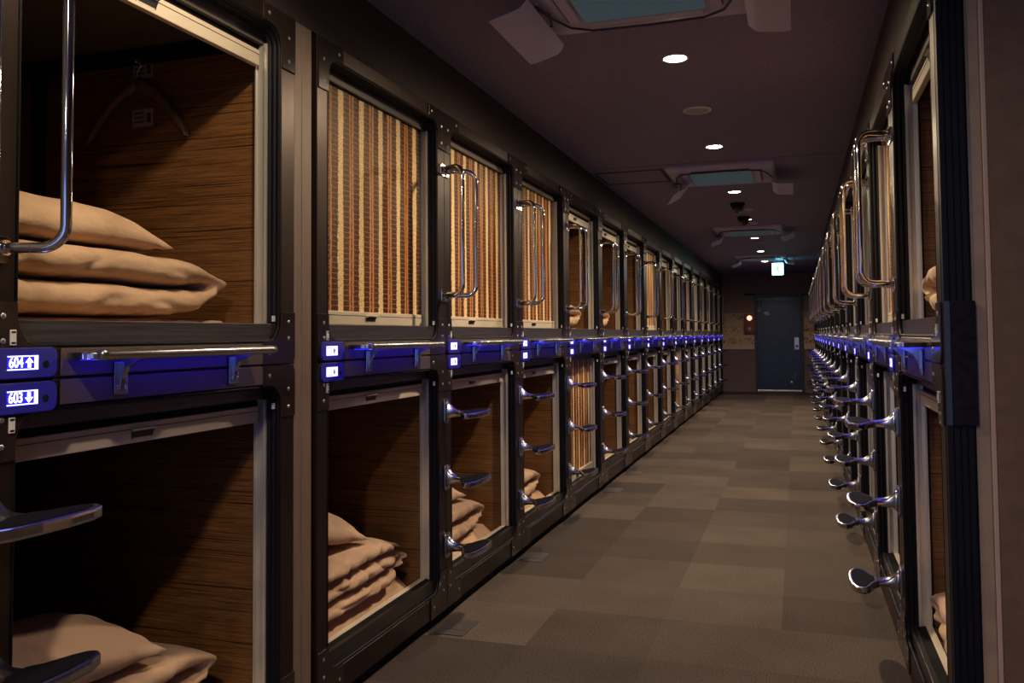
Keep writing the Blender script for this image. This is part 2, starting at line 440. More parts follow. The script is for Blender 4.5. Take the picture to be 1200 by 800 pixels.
def text_mesh(body, size):
    cu = bpy.data.curves.new('t', 'FONT'); cu.body = body; cu.size = size; cu.extrude = .0004; cu.offset = size * .012
    cu.align_x = 'CENTER'; cu.align_y = 'CENTER'
    o = bpy.data.objects.new('t', cu); COL.objects.link(o)
    dg = bpy.context.evaluated_depsgraph_get()
    me = bpy.data.meshes.new_from_object(o.evaluated_get(dg)); bpy.data.objects.remove(o)
    return me
def signglyph_mb(k, num):
    mb = MB(); z = SIGNC[k] + .0005; x0, x1 = .0134, .0140
    mb.box(x0, x1, -.029, .045, z + .0125, z + .0145, WHITELIT); mb.box(x0, x1, -.029, .045, z - .0145, z - .0125, WHITELIT)
    mb.box(x0, x1, .0365, .045, z - .0145, z + .0145, WHITELIT)
    mb.prism(arrow_poly(.0235, z, .020, k == 'upper'), x0, x1, WHITELIT)
    b = bmesh.new(); b.from_mesh(text_mesh(num, .0300))
    M = Matrix.Translation((.0137, -.0085, z)) @ Matrix(((0, 0, 1, 0), (1, 0, 0, 0), (0, 1, 0, 0), (0, 0, 0, 1))) @ Matrix.Diagonal((.76, 1, 1, 1))
    mb.add(b, WHITELIT, M=M)
    return mb
def signmark_mb(k):
    mb = MB(); z = SIGNC[k]; x0, x1 = .0133, .0138
    mb.prism(arrow_poly(.022, z, .017, k == 'upper'), x0, x1, SIGNINK)
    mb.box(x0, x1, -.026, .008, z + .010, z + .0115, SIGNINK); mb.box(x0, x1, -.026, .008, z - .0115, z - .010, SIGNINK)
    return mb
def ledge_mb():
    mb = MB()
    poly = [(.008, .125), (.075, .100)] + arc(.085, .125, .022, -PI / 2, 0, 5) + arc(.085, .775, .022, 0, PI / 2, 5) + [(.075, .800), (.008, .775)]
    mb.prism(poly, .0395, .055, POLISH, axis='z', bev=.003)
    mb.tube([(.098, .122, .049), (.1, .14, .049), (.1, .76, .049), (.098, .778, .049)], .0118, POLISH, 12)
    return mb
def ledgefoot_mb(y):
    mb = MB()
    g = [(.0062, -.040), (.012, -.040), (.016, -.010), (.030, .016), (.055, .030), (.088, .0385), (.0062, .0385)]
    mb.prism(g, y - .007, y + .007, POLISH, axis='y', bev=.0012)
    mb.box(.0060, .0105, y - .021, y + .021, -.046, .030, POLISH, .002)
    mb.disc((.0105, y - .011, -.030), .005, .002, STEEL); mb.disc((.0105, y + .013, -.030), .005, .002, STEEL)
    return mb
def strip_mb():
    mb = MB(); mb.box(.020, .075, .15, .75, .0375, .0394, ADDEDBLUE); return mb
def handle_pts(ya, yb, D=.126, zt=.842, zb=.268, r=.045):
    pts = [(.006, ya, zt)]
    def P(t): return ya + (yb - ya) * t
    pts += [(D * .3, P(.3), zt), (D - r, P(1 - r / D), zt)]
    pts += [(D - r + r * math.sin(a), P(1 - r / D + r / D * math.sin(a)), zt - r + r * math.cos(a)) for a in [PI / 2 * i / 6 for i in range(1, 7)]]
    pts += [(D, yb, zt - (zt - zb) * i / 6) for i in range(1, 6)]
    pts += [(D - r + r * math.cos(a), P(1 - r / D + r / D * math.cos(a)), zb + r - r * math.sin(a)) for a in [PI / 2 * i / 6 for i in range(0, 7)]]
    pts += [(D * .3, P(.3), zb), (.006, ya, zb)]
    return pts
def handle_mb(ya, yb):
    mb = MB(); mb.tube(handle_pts(ya, yb), .0112, CHROME, 14); return mb
def flange_mb(zc):
    mb = MB()
    mb.prism(rrect(-.122, -.020, zc - .030, zc + .024, .010, 4), .0008, .0075, CHROME, bev=.0015)
    mb.tube([(.0075, -.100, zc), (.022, -.104, zc)], .016, CHROME, 14); mb.tube([(.0075, -.044, zc), (.022, -.042, zc)], .016, CHROME, 14)
    mb.disc((.0075, -.071, zc - .018), .008, .006, CHROME, dome=1, seg=10)
    return mb
STEPZ = (.885, .588, .286)
def step_mb():
    """foot step, local z 0 = tread height"""
    mb = MB()
    mb.prism(rrect(-.030, .030, -.058, .052, .010, 4), .0008, .010, POLISH, bev=.002)
    rings = []
    for t in range(9):
        q = t / 8; x = .009 + .092 * q
        top = .042 * (1 - q) ** 3.4 + .0005; bot = -.048 + .028 * q ** .38
        w = .022 - .004 * math.sin(q * PI) + .010 * q
        rings.append([(x, c, d) for c, d in [(-w, bot + .006), (-w * .75, bot), (w * .75, bot), (w, bot + .006), (w, top - .006), (w * .7, top), (-w * .7, top), (-w, top - .006)]])
    mb.rings(rings, POLISH)
    mb.prism(PAD, -.024, .001, POLISH, axis='z', bev=.007)
    for z in (-.042, .038): mb.disc((.010, 0, z), .007, .004, STEEL, dome=1, seg=10)
    return mb
PAD0 = [(.083, -.030), (.100, -.050), (.118, -.098), (.132, -.122), (.150, -.130), (.170, -.118), (.184, -.085), (.190, -.03), (.190, .03), (.184, .085), (.170, .118), (.150, .130), (.132, .122), (.118, .098), (.100, .050), (.083, .030)]
PAD = [(x, y * 1.12) for x, y in PAD0]
def grip_mb():
    mb = MB(); c = (.148, 0)
    mb.prism([(c[0] + (x - c[0]) * .74, y * .86) for x, y in PAD], .0008, .0030, GRIP, axis='z', bev=.001)
    return mb
LIB = {}
def lib(name, fn, mirror):
    k = (name, mirror)
    if k not in LIB: LIB[k] = fn().mesh(name, mirror)
    return LIB[k]

def capsule(kind, side, zo, label, lowered=False, fixtures=True, number=None, bar_off=0., sign=True):
    """side -1: row at -XL, +1: mirrored row at XR"""
    K = KIND[kind]; mir = side > 0
    root = thing('sleeping_capsule', label, 'sleeping capsule', ((-XL if side < 0 else XR), zo, K['mb']), GROUPS[kind, side])
    def part(name, key, fn, parent=root, loc=(0, 0, 0), lab=None):
        o = link(name, lib(key + kind, fn, mir), parent, loc)
        if lab: o['label'] = lab
        return o
    part('shell', 'shell', lambda: shell_mb(kind))
    part('joint_profile', 'lining', lambda: lining_mb(kind), lab='black joint profile on the striped wood wall')
    part('front_frame', 'frame', lambda: frame_mb(kind))
    part('header_panel', 'header', lambda: header_mb(kind))
    part('gasket', 'gasket', lambda: gasket_mb(kind))
    for r in (0, 1):
        for tp in (0, 1): part('corner_bracket', 'bracket%d%d' % (r, tp), lambda: bracket_mb(kind, r, tp))
    part('sill_board', 'sill', lambda: sill_mb(kind)); part('sill_strip', 'silltrim', lambda: silltrim_mb(kind), lab='thin cream strip on the sill')
    part('headrail', 'headrail', lambda: headrail_mb(kind))
    part('guide_rail', 'guideR', lambda: guide_mb(kind, 1)); part('guide_rail', 'guideL', lambda: guide_mb(kind, 0))
    part('wall_peg', 'peg', lambda: peg_mb(kind))
    zbar = K['hb'] + .060 if lowered else K['ht'] - .117 - bar_off
    bar = part('blind_bar', 'bar', lambda: bar_mb(kind), loc=(0, 0, zbar), lab='cream bottom bar of the roller blind')
    part('pull_tab', 'pull', lambda: pull_mb(kind), bar)
    if lowered: part('blind', 'shade', lambda: shade_mb(kind), lab='woven blind in gold and dark red columns')
    part('label_tag', 'clip', lambda: clip_mb(kind), lab='small white tag')
    if sign: sg = part('number_sign', 'signhouse', lambda: signhouse_mb(kind))
    if not sign: pass
    elif number:
        part('lit_panel', 'win_blue', lambda: signwin_mb(kind, BLUELIT), sg)
        link('sign_number', signglyph_mb(kind, number).mesh('sign_number', mir), sg)
    else:
        part('lit_panel', 'win_white', lambda: signwin_mb(kind, WHITEPANEL), sg); part('sign_arrow', 'signmark', lambda: signmark_mb(kind), sg)
    if kind == 'upper':
        lg = part('ledge', 'ledge', ledge_mb, lab='polished metal step ledge')
        part('ledge_foot', 'foot0', lambda: ledgefoot_mb(.285), lg); part('ledge_foot', 'foot1', lambda: ledgefoot_mb(.715), lg)
        part('added_glow_strip', 'strip', strip_mb, lg, lab='added unseen blue glow strip under the ledge')
        if fixtures:
            h = part('grab_handle', 'handleA', lambda: handle_mb(-.044, .003)); part('mounting_flange', 'flange0', lambda: flange_mb(.842), h); part('mounting_flange', 'flange1', lambda: flange_mb(.268), h)
            part('grab_handle', 'handleB', lambda: handle_mb(-.104, -.165))
    elif fixtures:
        for z in STEPZ:
            s = part('foot_step', 'step', step_mb, loc=(0, Y0, z)); part('grip_pad', 'grip', grip_mb, s, lab='black grip pad')
    return root
GROUPS = {('upper', -1): 'upper capsules of the pillar row', ('lower', -1): 'lower capsules of the pillar row',
          ('upper', 1): 'upper capsules of the facing row', ('lower', 1): 'lower capsules of the facing row'}
ORD = 'first second third fourth fifth sixth seventh eighth ninth tenth eleventh twelfth thirteenth fourteenth fifteenth'.split()
ZB = 2.6102; ZA = 1.366; ZR = 3.665
LEFT = [('A', ZA)] + [(i, ZB + i * P) for i in range(15)]
RIGHT = [(i, ZR + (i - 1) * P) for i in range(15)]
low_u_left = {0, 1, 2, 6}; low_l_left = {3, 8}; low_u_right = {1}; low_l_right = set()
def place_name(i):
    return 'before the brown pillar' if i == 'A' else ('right past the brown pillar' if i == 0 else '%s past the brown pillar' % ORD[i])
for i, zo in LEFT:
    nu = nl = None
    if i == 'A': nu, nl = '604', '603'
    d = i in low_u_left
    capsule('upper', -1, zo, 'upper sleeping capsule %s, %s' % (place_name(i), 'golden woven blind lowered' if d else 'blind raised'), d, i != 0, nu)
    d = i in low_l_left
    capsule('lower', -1, zo, 'lower sleeping capsule %s, %s' % (place_name(i), 'golden woven blind lowered' if d else 'blind raised'), d, i != 0, nl)
for i, zo in RIGHT:
    pl = '%s from the beige jamb in the row facing the pillar' % ORD[i]
    d = i in low_u_right
    capsule('upper', 1, zo, 'upper sleeping capsule, %s' % pl, d, i > 0, sign=i > 0)
    capsule('lower', 1, zo, 'lower sleeping capsule, %s' % pl, i in low_l_right, i > 0, sign=i > 0)

# ------------------------------------------------------------------ bedding
def rnd(p, s=1): return noise.noise(Vector(p) * s)
def mattress_mesh():
    mb = MB(); rings = []; W0, W1, D0, D1, H = -.012, .962, -.115, -1.98, .074
    nx, ny = 26, 22
    def prof(t): return 1 - abs(t) ** 14
    top = []
    for i in range(nx + 1):
        a = i / nx; x = D0 + (D1 - D0) * a; row = []
        for j in range(ny + 1):
            b = j / ny; y = W0 + (W1 - W0) * b
            e = max(0, min(1, min(a * abs(D1 - D0), (1 - a) * abs(D1 - D0), b * (W1 - W0), (1 - b) * (W1 - W0)) / .05))
            z = .012 + (H - .012) * math.sqrt(max(0, 1 - (1 - e) ** 2)) + .003 * rnd((x, y, 0), 6)
            row.append((x, y, z))
        top.append(row)
    mb.rings(top, TAN, closed=False)
    mb.box(D1 + .01, D0 - .01, W0 + .01, W1 - .01, 0.001, .014, TAN)
    return mb
def sst(a, b, x):
    t = max(0., min(1., (x - a) / (b - a))); return t * t * (3 - 2 * t)
def duvet_mesh(L, D, h, layers, seed, crump=1.):
    """serpentine fold: local y along the row, x depth, z up; bottom at 0"""
    mb = MB(); path = []; NL = 44
    for k in range(layers):
        z = h * (1 + 2 * k)
        right = k % 2 == 0
        a, b = (h * 2.0 if layers > 2 else 0.0), L - h
        for i in range(NL + 1):
            q = i / NL
            y = a + (b - a) * q if right else b + (a - b) * q
            path.append((y, z, h))
        if k < layers - 1:
            for i in range(1, 9):
                an = -PI / 2 + PI * i / 9; cy = b if right else a
                path.append((cy + (1 if right else -1) * h * .85 * math.cos(an), z + h + h * math.sin(an), h))
    rings = []; n = len(path); S = 56; HT = 2 * h * layers
    for i, (y, z, hh) in enumerate(path):
        y0, z0, _ = path[max(0, i - 1)]; y1, z1, _ = path[min(n - 1, i + 1)]
        t = Vector((y1 - y0, z1 - z0)).normalized(); nn = Vector((-t.y, t.x))
        endt = min(i, n - 1 - i) / 5; taper = .6 + .4 * min(1, endt)
        ring = []
        for s in range(S):
            an = 2 * PI * s / S; c, sn = math.cos(an), math.sin(an)
            ex = abs(c) ** .42 * (1 if c >= 0 else -1); ez = abs(sn) ** .80 * (1 if sn >= 0 else -1)
            w = D / 2 * (1 + .05 * rnd((y * 5, z * 8, seed)))
            px, off = ex * w, ez * hh * .97 * taper
            yy = y + nn.x * off; zz = z + nn.y * off
            # soft body shape: layers thin out towards the fold end, which pinches to a blunt edge
            e = sst(L - .22, L + .01, yy)
            zm = HT * .58
            zz = zm + (zz - zm) * (1 - .62 * e * e)
            zz += .012 * rnd((yy * 5, px * 3, seed)) * (zz / HT)
            # creases
            r1 = 1 - abs(rnd((yy * 7 + seed, px * 3, zz * 9 + seed))) * 2.2
            cr = max(0, r1 - .55) / .45
            pl = 1 - abs(rnd((yy * 15 + zz * 6 + seed * 3, px * 2.5, zz * 3))) * 2.0
            pl = max(0, pl) ** 2 * sst(L - .34, L - .06, yy) * (1 - .75 * sst(HT * .42, HT * .62, zz))
            f2 = rnd((px * 16, yy * 18 + seed, zz * 22))
            edge = abs(ex) ** 5
            k_in = crump * (.008 * cr * (.35 + .65 * edge) + .017 * pl - .003 * f2)
            px -= (1 if ex > 0 else -1) * edge * k_in * 1.3
            o2 = -k_in * min(1, abs(ez) * 1.5) * (1 if ez > 0 else -1) * .6
            yy += nn.x * o2; zz += nn.y * o2
            ring.append((px, yy, max(.002, zz)))
        rings.append(ring)
    mb.rings(rings, TAN)
    return mb
def pillow_mesh(W, D, H, seed):
    mb = MB(); n, m = 44, 34; top = []; bot = []
    for i in range(n + 1):
        u = -1 + 2 * i / n; rt = []; rb = []
        for j in range(m + 1):
            v = -1 + 2 * j / m
            e = max(0, (1 - abs(u) ** 3.2)) * max(0, (1 - abs(v) ** 3.2))
            hh = H / 2 * e ** .52
            y = W / 2 * u * (1 - .05 * (1 - v * v)); x = D / 2 * v * (1 - .07 * (1 - u * u))
            edge = max(abs(u), abs(v)) ** 4 * (0 if e <= 0 else 1)
            wr = .010 * rnd((x * 9 + seed, y * 9, 1)) + edge * (.010 * rnd((x * 26, y * 26, seed)) )
            s = min(1, hh / (H * .12)) if e > 0 else 0
            zs = .010 * rnd((x * 3, y * 3, seed)) - .018 * (v * v) - .014 * u * u; flat = .012 * max(0, 1 - abs(hh - H * .16) / (H * .05)); rt.append((x, y, zs + hh * 1.25 + wr * s)); rb.append((x, y, zs - (hh - flat) * .75 + .6 * wr * s))
        top.append(rt); bot.append(rb)
    mb.rings(top, TAN, closed=False); mb.rings(bot, TAN, closed=False)
    bmesh.ops.remove_doubles(mb.bm, verts=list(mb.bm.verts), dist=1e-5)
    return mb
DUV = [duvet_mesh(.84, .46, .046, 2, 3.1).mesh('folded_duvet'), duvet_mesh(.82, .50, .046, 2, 8.3, 1.25).mesh('folded_duvet'), duvet_mesh(.86, .50, .036, 3, 5.7, 1.8).mesh('folded_duvet')]
PIL = [pillow_mesh(.62, .42, .115, 2.2).mesh('pillow'), pillow_mesh(.60, .42, .115, 6.4).mesh('pillow')]
MATT = {False: mattress_mesh().mesh('mattress'), True: mattress_mesh().mesh('mattress', True)}
def bed(kind, side, zo, where, duv=None, pil=None, dv=(0, 0), lean=(0, 0, 0), pv=(0, 0, 0), cut=1.0, pcut=1.0):
    K = KIND[kind]; x0 = -XL if side < 0 else XR; zb = K['mb'] + K['hb'] - .005
    o = link('mattress', MATT[side > 0], None, (x0, zo, zb)); tag(o, 'tan sheeted mattress in the %s' % where, 'mattress', 'mattresses in the capsules')
    zt = zb + .077
    if duv is not None:
        o = link('folded_duvet', DUV[duv], None, (x0 + side * (.36 + dv[0]), zo + dv[1], zt), (0, 0, 0)); o.scale = (1, cut, 1)
        tag(o, 'folded tan duvet on the mattress of the %s' % where, 'duvet', 'folded duvets')
    if pil is not None:
        o = link('pillow', PIL[pil], None, (x0 + side * (.37 + pv[0]), zo + pv[1], zt + pv[2]), lean); o.scale = (1, pcut, 1)
        tag(o, 'tan pillow lying on the folded duvet of the %s' % where, 'pillow', 'pillows on the duvets')
def wname(kind, i): return '%s capsule %s' % (kind, place_name(i))
rad = math.radians
bed('upper', -1, ZA, wname('upper', 'A'), 0, 0, (0, .03), (0, rad(2), rad(3)), (-.02, .345, .240))
bed('lower', -1, ZA, wname('lower', 'A'), 1, 1, (.02, .02), (rad(2), rad(4), rad(-6)), (.0, .345, .246))
bed('lower', -1, ZB, wname('lower', 0), 2, 1, (0, .02), (rad(-6), rad(10), rad(-10)), (.02, .32, .338))
bed('lower', -1, ZB + P, wname('lower', 1), 1, 1, (.03, .02), (rad(2), rad(4), rad(-4)), (.03, .345, .246))
bed('lower', -1, ZB + 2 * P, wname('lower', 2), 1, 1, (.03, .02), (rad(2), rad(4), rad(4)), (.03, .345, .246))
for i in (3, 4, 5, 7, 9, 10, 11, 12):
    if i in (3, 4, 9, 10): bed('upper', -1, ZB + i * P, wname('upper', i), 1, 1, (0, .02), (0, .05, 0), (0, .345, .25))
    else: bed('upper', -1, ZB + i * P, wname('upper', i))
for i in (4, 5, 6, 7): bed('lower', -1, ZB + i * P, wname('lower', i))
def wr(kind, i): return '%s capsule %s from the beige jamb' % (kind, ORD[i])
bed('upper', 1, ZR - P, wr('upper', 0), 0, 0, (-.06, .05), (0, .05, 0), (-.06, .345, .25))
bed('lower', 1, ZR - P, wr('lower', 0), 0, 1, (-.06, .05), (0, math.radians(4), 0), (-.04, .345, .25))

# hangers and stickers inside capsules
def hanger_mesh():
    mb = MB()
    for s in (-1, 1):
        rings = []
        for i in range(13):
            q = i / 12; x = s * .20 * q; z = -.035 - .175 * q ** 1.15 + .02 * math.sin(q * PI)
            w, d = .007 + .004 * q, .020 - .004 * q + (.004 if q < .2 else 0)
            rings.append([(x, -w, z - d), (x, w, z - d), (x, w, z + d * .6), (x, 0, z + d), (x, -w, z + d * .6)])
        mb.rings(rings, HANGWOOD)
    return mb
def hanger(loc, label):
    r = thing('clothes_hanger', label, 'hanger', loc, 'hangers')
    link('shoulder_bar', hanger_mesh().mesh('shoulder_bar'), r)
    mb = MB(); mb.tube([(0, 0, -.03), (0, 0, 0), (.006, 0, .012), (.018, 0, .022), (.016, 0, .038), (0, 0, .045), (-.014, 0, .036)], .0022, CHROME, 8)
    link('hook', mb.mesh('hook'), r)
    mb = MB(); mb.tube([(0, .024, .038), (0, -.004, .038), (0, -.006, .05)], .003, CHROME, 8)
    pg = link('wall_hook', mb.mesh('wall_hook'), None, loc); tag(pg, 'small metal wall hook holding the %s' % label.split(',')[0], 'hook')
SW = ZA + .985
hanger((-2.08, SW - .026, 2.16), 'wooden clothes hanger in upper capsule before the pillar')
hanger((XR + .52, ZR - P + .985 - .026, .72), 'wooden clothes hanger in lower capsule nearest the beige jamb')
for nm, x0, x1, z0, z1, lab in (('notice_sticker', -2.118, -2.036, 2.150, 2.211, 'small pale notice sticker behind the hanger hook'), ('notice_sticker', -2.118, -2.034, 1.985, 2.045, 'small pale notice sticker between the hanger arms')):
    mb = MB(); mb.box(x0, x1, SW - .0025, SW - .0008, z0, z1, STICKER)
    for k in range(3): mb.box(x0 + .008, x0 + .048, SW - .0030, SW - .0026, z1 - .016 - k * .015, z1 - .010 - k * .015, STICKINK)
    mb.box(x1 - .024, x1 - .008, SW - .0030, SW - .0026, z0 + .014, z1 - .014, STICKINK)
    tag(link(nm, mb.mesh(nm)), lab, 'sticker')

# ------------------------------------------------------------------ room shell
mb = MB(); mb.box(-3.9, 2.9, -4.2, ZFAR + .3, -.12, 0, CARPET); struct('floor', mb)
mb = MB(); mb.box(-3.9, 2.9, -4.2, ZFAR + .3, CEIL, CEIL + .1, CEILM); struct('ceiling', mb)
mb = MB(); mb.box(-3.9, -XL - .004, 1.297, ZFAR, 2.302, CEIL, FASCIA); struct('trim_1', mb)
mb = MB(); mb.box(XR + .004, 2.9, 2.487, ZFAR, 2.302, CEIL, FASCIA); struct('trim_2', mb)
mb = MB(); mb.box(-3.9, -XL - .028, 1.297, ZFAR, 0, .048, PITCH); struct('baseboard_left', mb)
mb = MB(); mb.box(XR + .028, 2.9, 2.487, ZFAR, 0, .048, PITCH); struct('baseboard_right', mb)
mb = MB(); mb.box(-3.9, -3.75, -4.2, ZFAR, 0, CEIL, FASCIA); struct('wall_left', mb)
mb = MB(); mb.box(2.75, 2.9, -4.2, ZFAR, 0, CEIL, FASCIA); struct('wall_right', mb)
mb = MB(); mb.box(-XL - .02, -XL - .004, -1.2, 1.2955, 0, CEIL, FASCIA); struct('wall_left_near', mb)
# pillar strip and shadow gap between the first two bays
mb = MB(); mb.box(-XL - .05, -XL - .002, 2.4035, 2.509, 0, 2.300, PILLAR, .002); mb.box(-XL - .012, -XL - .0005, 2.449, 2.4505, 0, 2.298, PILLAR); struct('trim_3', mb)
mb = MB(); mb.box(-XL - .12, -XL - .05, 2.4035, 2.540, 0, 2.300, PITCH); struct('trim_4', mb)
# end of the facing row: grooved end panel, embossed plate, jamb strips, brown partition
ZE = 2.4865
mb = MB()
prof = [(XR + .001, ZE), (XR + .001, ZE - .030)]
x = XR + .001
for i in range(4):
    prof += [(x + .012, ZE - .030), (x + .0125, ZE - .024), (x + .0155, ZE - .024), (x + .016, ZE - .030)]; x += .016
prof += [(XR + .066, ZE - .030), (XR + .066, ZE)]
mb.prism(prof, 0, 2.30, GASKET, axis='z'); struct('trim_5', mb)
mb = MB(); mb.prism(rrect(XR + .014, XR + .072, 1.035, 1.352, .004, 3), ZE - .040, ZE - .031, TEXTURED, axis='y', bev=.001); mb.prism(rrect(XR + .0005, XR + .013, 1.035, 1.352, .002, 3), ZE - .036, ZE - .031, BRACKET, axis='y'); struct('trim_6', mb)
mb = MB(); mb.box(XR + .067, XR + .100, ZE - .025, ZE + .02, 0, CEIL, BEIGE, .003); struct('trim_7', mb)
mb = MB(); mb.box(XR + .1005, XR + .112, ZE - .030, ZE + .02, 0, CEIL, PINK, .002); struct('trim_8', mb)
mb = MB(); mb.box(XR + .1125, 2.75, ZE - .036, ZE + .02, 0, CEIL, BROWNWALL); struct('wall_right_near', mb)
mb = MB(); mb.box(1.6, 1.7, -1.2, ZE - .04, 0, CEIL, BROWNWALL); struct('wall_side', mb)
# far wall
mb = MB(); mb.box(-3.9, 2.9, ZFAR, ZFAR + .2, 0, CEIL, FARWALL); struct('wall_far', mb)
mb = MB(); mb.box(-XL - .2, -.875, ZFAR - .012, ZFAR - .0005, 0, .925, DADO); struct('trim_9', mb)
mb = MB(); mb.box(.145, XR + .3, ZFAR - .012, ZFAR - .0005, 0, .925, DADO); struct('trim_10', mb)
mb = MB(); mb.box(-XL - .2, -.875, ZFAR - .010, ZFAR - .0005, .927, 1.705, SCROLL); struct('trim_11', mb)
mb = MB(); mb.box(.145, XR + .3, ZFAR - .010, ZFAR - .0005, .927, 1.705, SCROLL); struct('trim_12', mb)
mb = MB(); mb.tube([(-1.06, ZFAR - .03, 2.115), (-.84, ZFAR - .03, 2.112)], .018, DOORFR, 10); mb.tube([(.12, ZFAR - .03, 2.095), (.36, ZFAR - .03, 2.090)], .018, DOORFR, 10); struct('trim_13', mb)
# door
d = tag(link('door_1', None, None, (-.365, ZFAR - .02, 0)), None, None, None, 'structure')
dx0, dx1, dzt = -.445, .445, 2.075
mb = MB(); mb.box(dx0, dx1, -.030, .0, .045, dzt - .03, STEELDOOR, .003); link('door_leaf', mb.mesh('door_leaf'), d)
mb = MB(); mb.box(dx0 - .055, dx0 - .003, -.05, .015, 0, dzt + .04, DOORFR); mb.box(dx1 + .003, dx1 + .055, -.05, .015, 0, dzt + .04, DOORFR); mb.box(dx0 - .003, dx1 + .003, -.05, .015, dzt - .028, dzt + .04, DOORFR)
link('door_frame', mb.mesh('door_frame'), d)
mb = MB(); mb.box(dx0 + .11, dx0 + .36, -.075, -.030, 1.975, 2.035, STEELDOOR, .004); link('door_closer', mb.mesh('door_closer'), d)
mb = MB(); mb.box(dx0, dx1, -.034, -.0305, 1.93, 1.95, DOORFR); link('header_seam', mb.mesh('header_seam'), d)
mb = MB(); mb.tube([(dx0 + .02, -.045, 1.97), (dx0 + .025, -.06, 1.76), (dx0 + .06, -.06, 1.735), (dx0 + .085, -.05, 1.80), (dx0 + .085, -.04, 1.96)], .010, STEEL, 8); link('closer_arm', mb.mesh('closer_arm'), d)
mb = MB(); mb.box(dx0 + .15, dx0 + .25, -.0335, -.0305, 1.68, 1.735, WHITEP, .002); mb.box(dx0 + .17, dx0 + .27, -.0365, -.0337, 1.665, 1.695, WHITEP, .002); link('door_label', mb.mesh('door_label'), d)
mb = MB(); mb.box(dx1 - .130, dx1 - .035, -.046, -.0305, .915, 1.175, STEEL, .004); mb.disc((dx1 - .08, -.046, .99), .026, -.02, DOORFR, axis='y'); link('lock_plate', mb.mesh('lock_plate'), d)
mb = MB(); mb.disc((dx1 - .20, -.031, .215), .040, -.025, STEEL, axis='y', dome=1); mb.tube([(dx1 - .20, -.045, .215), (dx1 - .13, -.055, .33), (dx1 - .10, -.055, .42)], .008, STEEL, 8); link('door_stop', mb.mesh('door_stop'), d)
mb = MB(); mb.box(dx0 - .01, dx1 + .01, -.075, -.045, .018, .052, STEEL, .003); link('threshold', mb.mesh('threshold'), d)
# fire alarm box
r = thing('fire_alarm_box', 'dark red fire alarm box with glowing lamp beside the door', 'alarm', (-.965, ZFAR - .0125, 0))
mb = MB(); mb.box(-.115, .115, -.07, 0, 1.255, 1.685, REDBOX, .006); link('cabinet', mb.mesh('cabinet'), r)
mb = MB(); mb.disc((0, -.07, 1.60), .055, -.05, ALARMLAMP, axis='y', dome=1); link('lamp', mb.mesh('lamp'), r)['label'] = 'glowing round alarm lamp'
mb = MB(); mb.disc((0, -.07, 1.37), .085, -.02, REDDISC, axis='y'); mb.disc((0, -.09, 1.37), .03, -.012, WHITEP, axis='y', dome=1); link('call_button', mb.mesh('call_button'), r)

# ------------------------------------------------------------------ ceiling fittings
CX = -.508
ZL = [3.995 + 2.0 * k for k in range(7)]
ring_mb = MB()
rings = [[(rr * math.cos(2 * PI * i / 32), rr * math.sin(2 * PI * i / 32), zz) for i in range(32)] for rr, zz in ((.062, 0), (.062, -.004), (.057, -.006), (.050, -.003), (.049, 0))]
ring_mb.rings(rings, RING, caps=False); RINGM = ring_mb.mesh('trim_ring')
mb = MB(); mb.disc((0, 0, 0), .0485, -.003, LENS, axis='z', seg=32); LENSM = mb.mesh('lens')
def spot(x, y, e, ang=176, blend=.85):
    l = bpy.data.lights.new('downlight_lamp', 'SPOT'); l.energy = e; l.color = (1., .77, .52); l.spot_size = math.radians(ang); l.spot_blend = blend; l.shadow_soft_size = .045
    o = bpy.data.objects.new('downlight_lamp', l); COL.objects.link(o); o.location = (x, y, CEIL - .02)
    return o
E0 = 132
for k, z in enumerate(ZL):
    lab = 'recessed round downlight, %s' % ('nearest the big air conditioner, brightest of the line' if k == 0 else '%s in the line towards the door' % ORD[k])
    r = thing('downlight', lab, 'ceiling light', (CX, z, CEIL), 'downlights')
    link('trim_ring', RINGM, r); link('lens', LENSM, r)
    spot(CX, z, E0)
for k, z in enumerate((-.005, -2.005)):
    r = thing('downlight', 'recessed round downlight behind the viewpoint, %s' % ORD[k], 'ceiling light', (CX, z, CEIL), 'downlights')
    link('trim_ring', RINGM, r); link('lens', LENSM, r)
    spot(CX, z, E0)
r = thing('downlight', 'added unseen downlight brightening the first capsule, out to the side of the line', 'ceiling light', (-1.0, 1.68, CEIL), 'downlights')  # extra lamp out of view, added to brighten the first upper capsule
link('trim_ring', RINGM, r); link('lens', LENSM, r)
spot(-1.0, 1.68, 37, 168, .35)
r = thing('ceiling_speaker', 'round grey ceiling speaker between two downlights', 'speaker', (CX - .005, 4.975, CEIL))
mb = MB(); mb.rings([[(rr * math.cos(2 * PI * i / 32), rr * math.sin(2 * PI * i / 32), zz) for i in range(32)] for rr, zz in ((.080, 0), (.079, -.006), (.072, -.009), (.066, -.006))], WHITEP, caps=False); link('rim', mb.mesh('rim'), r)
mb = MB(); mb.disc((0, 0, -.001), .0655, -.005, VENTM, axis='z', seg=32); link('grille', mb.mesh('grille'), r)
for z, lab in ((8.72, 'black dome camera in front of the second air conditioner'), (9.77, 'black dome camera further along by the fourth downlight')):
    r = thing('dome_camera', lab, 'camera', (-.525, z, CEIL), 'dome cameras')
    mb = MB(); mb.disc((0, 0, 0), .070, -.035, PITCH, axis='z', seg=24); link('base', mb.mesh('base'), r)
    mb = MB(); mb.disc((0, 0, -.035), .058, -.062, DOME, axis='z', seg=24, dome=1); link('dome', mb.mesh('dome'), r)
for z in (9.15, 10.3, 12.6):
    mb = MB(); mb.disc((0, 0, 0), .05, -.022, ACWHITE, axis='z', seg=20, dome=1)
    tag(link('smoke_detector', mb.mesh('smoke_detector'), None, (-.44, z, CEIL)), {9.15: 'small grey smoke detector between the two dome cameras', 10.3: 'small grey smoke detector by the third air conditioner', 12.6: 'small grey smoke detector beyond the third air conditioner'}[z], 'smoke detector')
